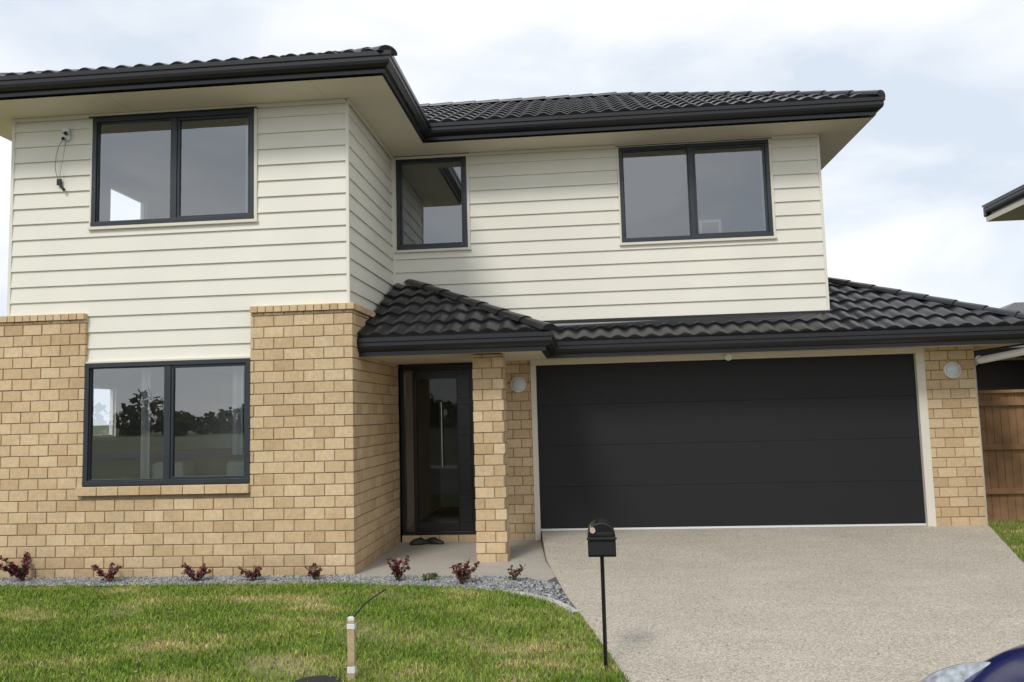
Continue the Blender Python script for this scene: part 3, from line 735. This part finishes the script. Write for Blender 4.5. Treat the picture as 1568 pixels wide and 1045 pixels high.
# ------------------------------------------------------------ fence
fe=empty('timber_fence'); s=MB(); x=R1+.12
FY=3.25
while x<7.9:
    s.box(x,x+.098,FY,FY+.018,-.14,1.62+random.uniform(-.004,.004),random.random()); x+=.102
for z in (.25,.85,1.45): s.box(R1+.1,7.9,FY-.045,FY-.002,z,z+.075)
s.box(R1+.1,7.9,FY-.05,FY+.04,1.625,1.665)
for xx in (R1+.15,6.6,7.8): s.box(xx,xx+.1,FY-.10,FY-.047,-.14,1.62)
ch(s,'palings_and_rails',M['timber'],fe,.003)
# ------------------------------------------------------------ neighbour house
nb=empty('neighbouring_house')
s=MB(); s.box(8.25,17,-3,6.7,-.2,4.9); s.box(7.5,13.5,8.1,13,-.2,2.3); s.obj('walls',M['darkwall'],nb)
s=MB()
def hip(mb,x0,x1,y0,y1,z,tan=.42):
    h=min(x1-x0,y1-y0)/2; mb.box(x0,x1,y0,y1,z-.03,z)
    if x1-x0>y1-y0: a,b_=(x0+h,(y0+y1)/2,z+h*tan),(x1-h,(y0+y1)/2,z+h*tan)
    else: a,b_=((x0+x1)/2,y0+h,z+h*tan),((x0+x1)/2,y1-h,z+h*tan)
    c=[(x0,y0,z+.003),(x1,y0,z+.003),(x1,y1,z+.003),(x0,y1,z+.003)]
    if x1-x0>y1-y0: mb.poly([c[0],c[1],b_,a]);mb.poly([c[2],c[3],a,b_]);mb.poly([c[1],c[2],b_]);mb.poly([c[3],c[0],a])
    else: mb.poly([c[0],c[1],a]);mb.poly([c[2],c[3],b_]);mb.poly([c[1],c[2],b_,a]);mb.poly([c[3],c[0],a,b_])
hip(s,7.68,17.6,-3.6,7.28,5.22); hip(s,6.9,14,7.6,13.4,2.5)
s.obj('roof',M['tile'],nb)
s=MB(); s.box(7.72,17.5,-3.5,7.24,4.9,4.99); s.box(7.0,13.9,7.7,13.3,2.3,2.38); s.obj('soffit',M['soffit'],nb)
def gut(path,z,name):
    o=sweep(path,z,name); o.parent=nb
gut([(7.78,7.18),(7.78,-3.5),(17.5,-3.5)],5.0,'gutter'); 
s=MB(); s.box(7.70,17.5,7.19,7.30,5.0,5.19); s.box(6.84,13.9,7.52,7.62,2.33,2.52); s.box(6.82,6.92,7.52,13.4,2.33,2.52); s.obj('gutter_rear',M['black'],nb,bevel=.02)
# ------------------------------------------------------------ far trees and a house across the road (mirrored in the windows)
V=[];F=[];T=[]
def clump(cx,cy,cz,rx,ry,rz,n):
    for _ in range(n):
        d=rng.normal(0,1,3); d/=np.linalg.norm(d); rr=random.uniform(.55,1.05)
        p=np.array([cx+d[0]*rx*rr,cy+d[1]*ry*rr,cz+d[2]*rz*rr]); a=rng.normal(0,1,3); b2=rng.normal(0,1,3); s_=random.uniform(.3,.6)
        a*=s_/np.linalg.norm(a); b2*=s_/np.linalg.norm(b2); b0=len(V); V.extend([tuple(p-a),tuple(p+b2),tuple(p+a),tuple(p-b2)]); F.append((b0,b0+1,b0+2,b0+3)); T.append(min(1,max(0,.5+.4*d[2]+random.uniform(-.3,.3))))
for i in range(80):
    x=-125+i*3.1+random.uniform(-1,1); y=-100+random.uniform(-5,5); h=random.uniform(2.6,5.0)
    if random.random()<.2: h*=1.5
    clump(x,y,h*.42,random.uniform(2.4,4),2,h*.55,220)
mkobj('distant_trees',V,F,M['farleaf'],tone=T)
# ------------------------------------------------------------ car
car=empty('parked_car',(1.27,-4.83,-.27)); 
def loft(name,secs,mat,sub=2):
    v=[];f=[]; k=len(secs[0][1])
    for x,pr in secs:
        for (y,z) in pr: v.append((x,y,z))
    for i in range(len(secs)-1):
        for j in range(k-1): f.append((i*k+j,i*k+j+1,(i+1)*k+j+1,(i+1)*k+j))
    f.append(tuple(range(k))[::-1]); f.append(tuple(range((len(secs)-1)*k,len(secs)*k)))
    o=mkobj(name,v,f,mat,car,smooth=True)
    if sub: m_=o.modifiers.new('s','SUBSURF'); m_.levels=sub; m_.render_levels=sub
    return o
def sec(w,zb,zt,sh=.93):
    c=-.85; return [(c-w*.9,zb),(c-w,zb+.15),(c-w,zt-.2),(c-w*sh,zt-.06),(c-w*.7,zt),(c,zt+.035),(c+w*.7,zt),(c+w*sh,zt-.06),(c+w,zt-.2),(c+w,zb+.15),(c+w*.9,zb)]
loft('body',[(0,sec(.55,.28,.68)),(.04,sec(.66,.22,.76)),(.2,sec(.79,.2,.85)),(.5,sec(.84,.2,.94)),(1.0,sec(.85,.2,1.01)),(1.3,sec(.85,.2,1.05)),(2.2,sec(.85,.2,1.06)),(3.2,sec(.85,.2,1.08)),(3.9,sec(.82,.22,1.08)),(4.12,sec(.76,.26,1.0)),(4.18,sec(.66,.3,.85))],M['carpaint'])
def cab(w,wt,zt): c=-.85; return [(c-w,.98),(c-wt,zt-.05),(c-wt*.8,zt),(c,zt+.02),(c+wt*.8,zt),(c+wt,zt-.05),(c+w,.98)]
loft('cabin_glass',[(1.15,cab(.74,.70,1.05)),(1.5,cab(.76,.66,1.28)),(1.95,cab(.77,.6,1.49)),(2.8,cab(.77,.6,1.53)),(3.5,cab(.76,.6,1.47)),(4.0,cab(.72,.62,1.08))],M['darkglass'])
loft('roof_panel',[(1.95,[(-.85-.55,1.48),(-.85-.3,1.522),(-.85+.3,1.522),(-.85+.55,1.48)]),(2.8,[(-.85-.57,1.51),(-.85-.3,1.56),(-.85+.3,1.56),(-.85+.57,1.51)]),(3.5,[(-.85-.55,1.46),(-.85-.3,1.505),(-.85+.3,1.505),(-.85+.55,1.46)])],M['carpaint'],1)
def ell(name,loc,sc,rot,mat):
    bm=bmesh.new(); bmesh.ops.create_uvsphere(bm,u_segments=24,v_segments=14,radius=1); bmesh.ops.scale(bm,vec=sc,verts=bm.verts)
    me=bpy.data.meshes.new(name); bm.to_mesh(me); bm.free(); me.materials.append(mat)
    for p_ in me.polygons: p_.use_smooth=True
    ob=bpy.data.objects.new(name,me); scene.collection.objects.link(ob); ob.parent=car; ob.location=loc; ob.rotation_euler=rot; return ob
for y,sg in ((-.22,-1),(-1.48,1)):
    ell('headlamp',(.13,y,.71),(.20,.08,.085),(0,-.4,sg*.6),M['headlamp'])
    ell('wing_mirror',(1.45,-.85+(-sg)*.93,1.1),(.07,.12,.08),(0,0,0),M['carpaint'])
s=MB()
for x in (.78,3.3):
    for y0,y1 in ((-.22,-.01),(-1.69,-1.48)): s.cyl((x,y0,.31),(x,y1,.31),.31,32)
s.obj('tyres',M['rubber'],car,bevel=.02)
s=MB()
for x in (.78,3.3):
    for y0,y1 in ((-.2,-.002),(-1.698,-1.5)): s.cyl((x,y0,.31),(x,y1,.31),.2,24)
s.obj('wheel_rims',M['tyrerim'],car,bevel=.008)
s=MB(); s.box(-.02,.06,-1.25,-.45,.36,.48); s.obj('grille',M['plastic_black'],car,bevel=.01)
# ------------------------------------------------------------ world
w=bpy.data.worlds.new("World"); scene.world=w; w.use_nodes=True; nt=w.node_tree; L=nt.links
bg=nt.nodes['Background']
sky=N(nt,'ShaderNodeTexSky'); sky.sky_type='NISHITA'; sky.sun_disc=False; EL,AZ=math.radians(48),math.radians(200)
sky.sun_elevation=EL; sky.sun_rotation=AZ
tc=N(nt,'ShaderNodeTexCoord'); mp=N(nt,'ShaderNodeMapping'); mp.inputs['Scale'].default_value=(1,1,2.4); mp.inputs['Location'].default_value=(.6,.2,.1)
no=N(nt,'ShaderNodeTexNoise'); no.inputs['Scale'].default_value=2.6; no.inputs['Detail'].default_value=6; no.inputs['Roughness'].default_value=.5; no.inputs['Distortion'].default_value=.3
L.new(tc.outputs['Generated'],mp.inputs['Vector']); L.new(mp.outputs['Vector'],no.inputs['Vector'])
cr=N(nt,'ShaderNodeValToRGB'); e=cr.color_ramp.elements
e[0].position=.36; e[0].color=(7.7,8.5,9.6,1); e[1].position=.60; e[1].color=(11.3,11.4,11.5,1)
L.new(no.outputs['Fac'],cr.inputs['Fac'])
mx=N(nt,'ShaderNodeMix',data_type='RGBA'); mx.inputs['Factor'].default_value=.92
L.new(sky.outputs['Color'],mx.inputs['A']); L.new(cr.outputs['Color'],mx.inputs['B'])
L.new(mx.outputs['Result'],bg.inputs['Color']); bg.inputs['Strength'].default_value=.1
sd=bpy.data.lights.new('sun','SUN'); sd.energy=1.9; sd.angle=math.radians(14); sd.color=(1,.965,.91)
so_=bpy.data.objects.new('sun',sd); scene.collection.objects.link(so_)
dirv=Vector((math.sin(AZ)*math.cos(EL),math.cos(AZ)*math.cos(EL),math.sin(EL)))
so_.rotation_euler=dirv.to_track_quat('Z','Y').to_euler(); so_.location=dirv*30
# ------------------------------------------------------------ camera
cd=bpy.data.cameras.new('camera'); cam=bpy.data.objects.new('camera',cd); scene.collection.objects.link(cam); scene.camera=cam
cd.sensor_width=36; cd.lens=36*1217.27/1568; cd.clip_end=3000; cd.clip_start=.05
yaw,pit,rol=-.087,.090,.027
s_,c_=math.sin(yaw),math.cos(yaw); sp,cp=math.sin(pit),math.cos(pit)
r0=Vector((c_,-s_,0)); fwv=Vector((s_*cp,c_*cp,sp)); up=Vector((-s_*sp,-c_*sp,cp))
cr_,sr_=math.cos(rol),math.sin(rol)
X=r0*cr_-up*sr_; Y=r0*sr_+up*cr_
Mx=Matrix((X,Y,-fwv)).transposed().to_4x4(); Mx.translation=Vector((-.018,-8.336,1.534)); cam.matrix_world=Mx
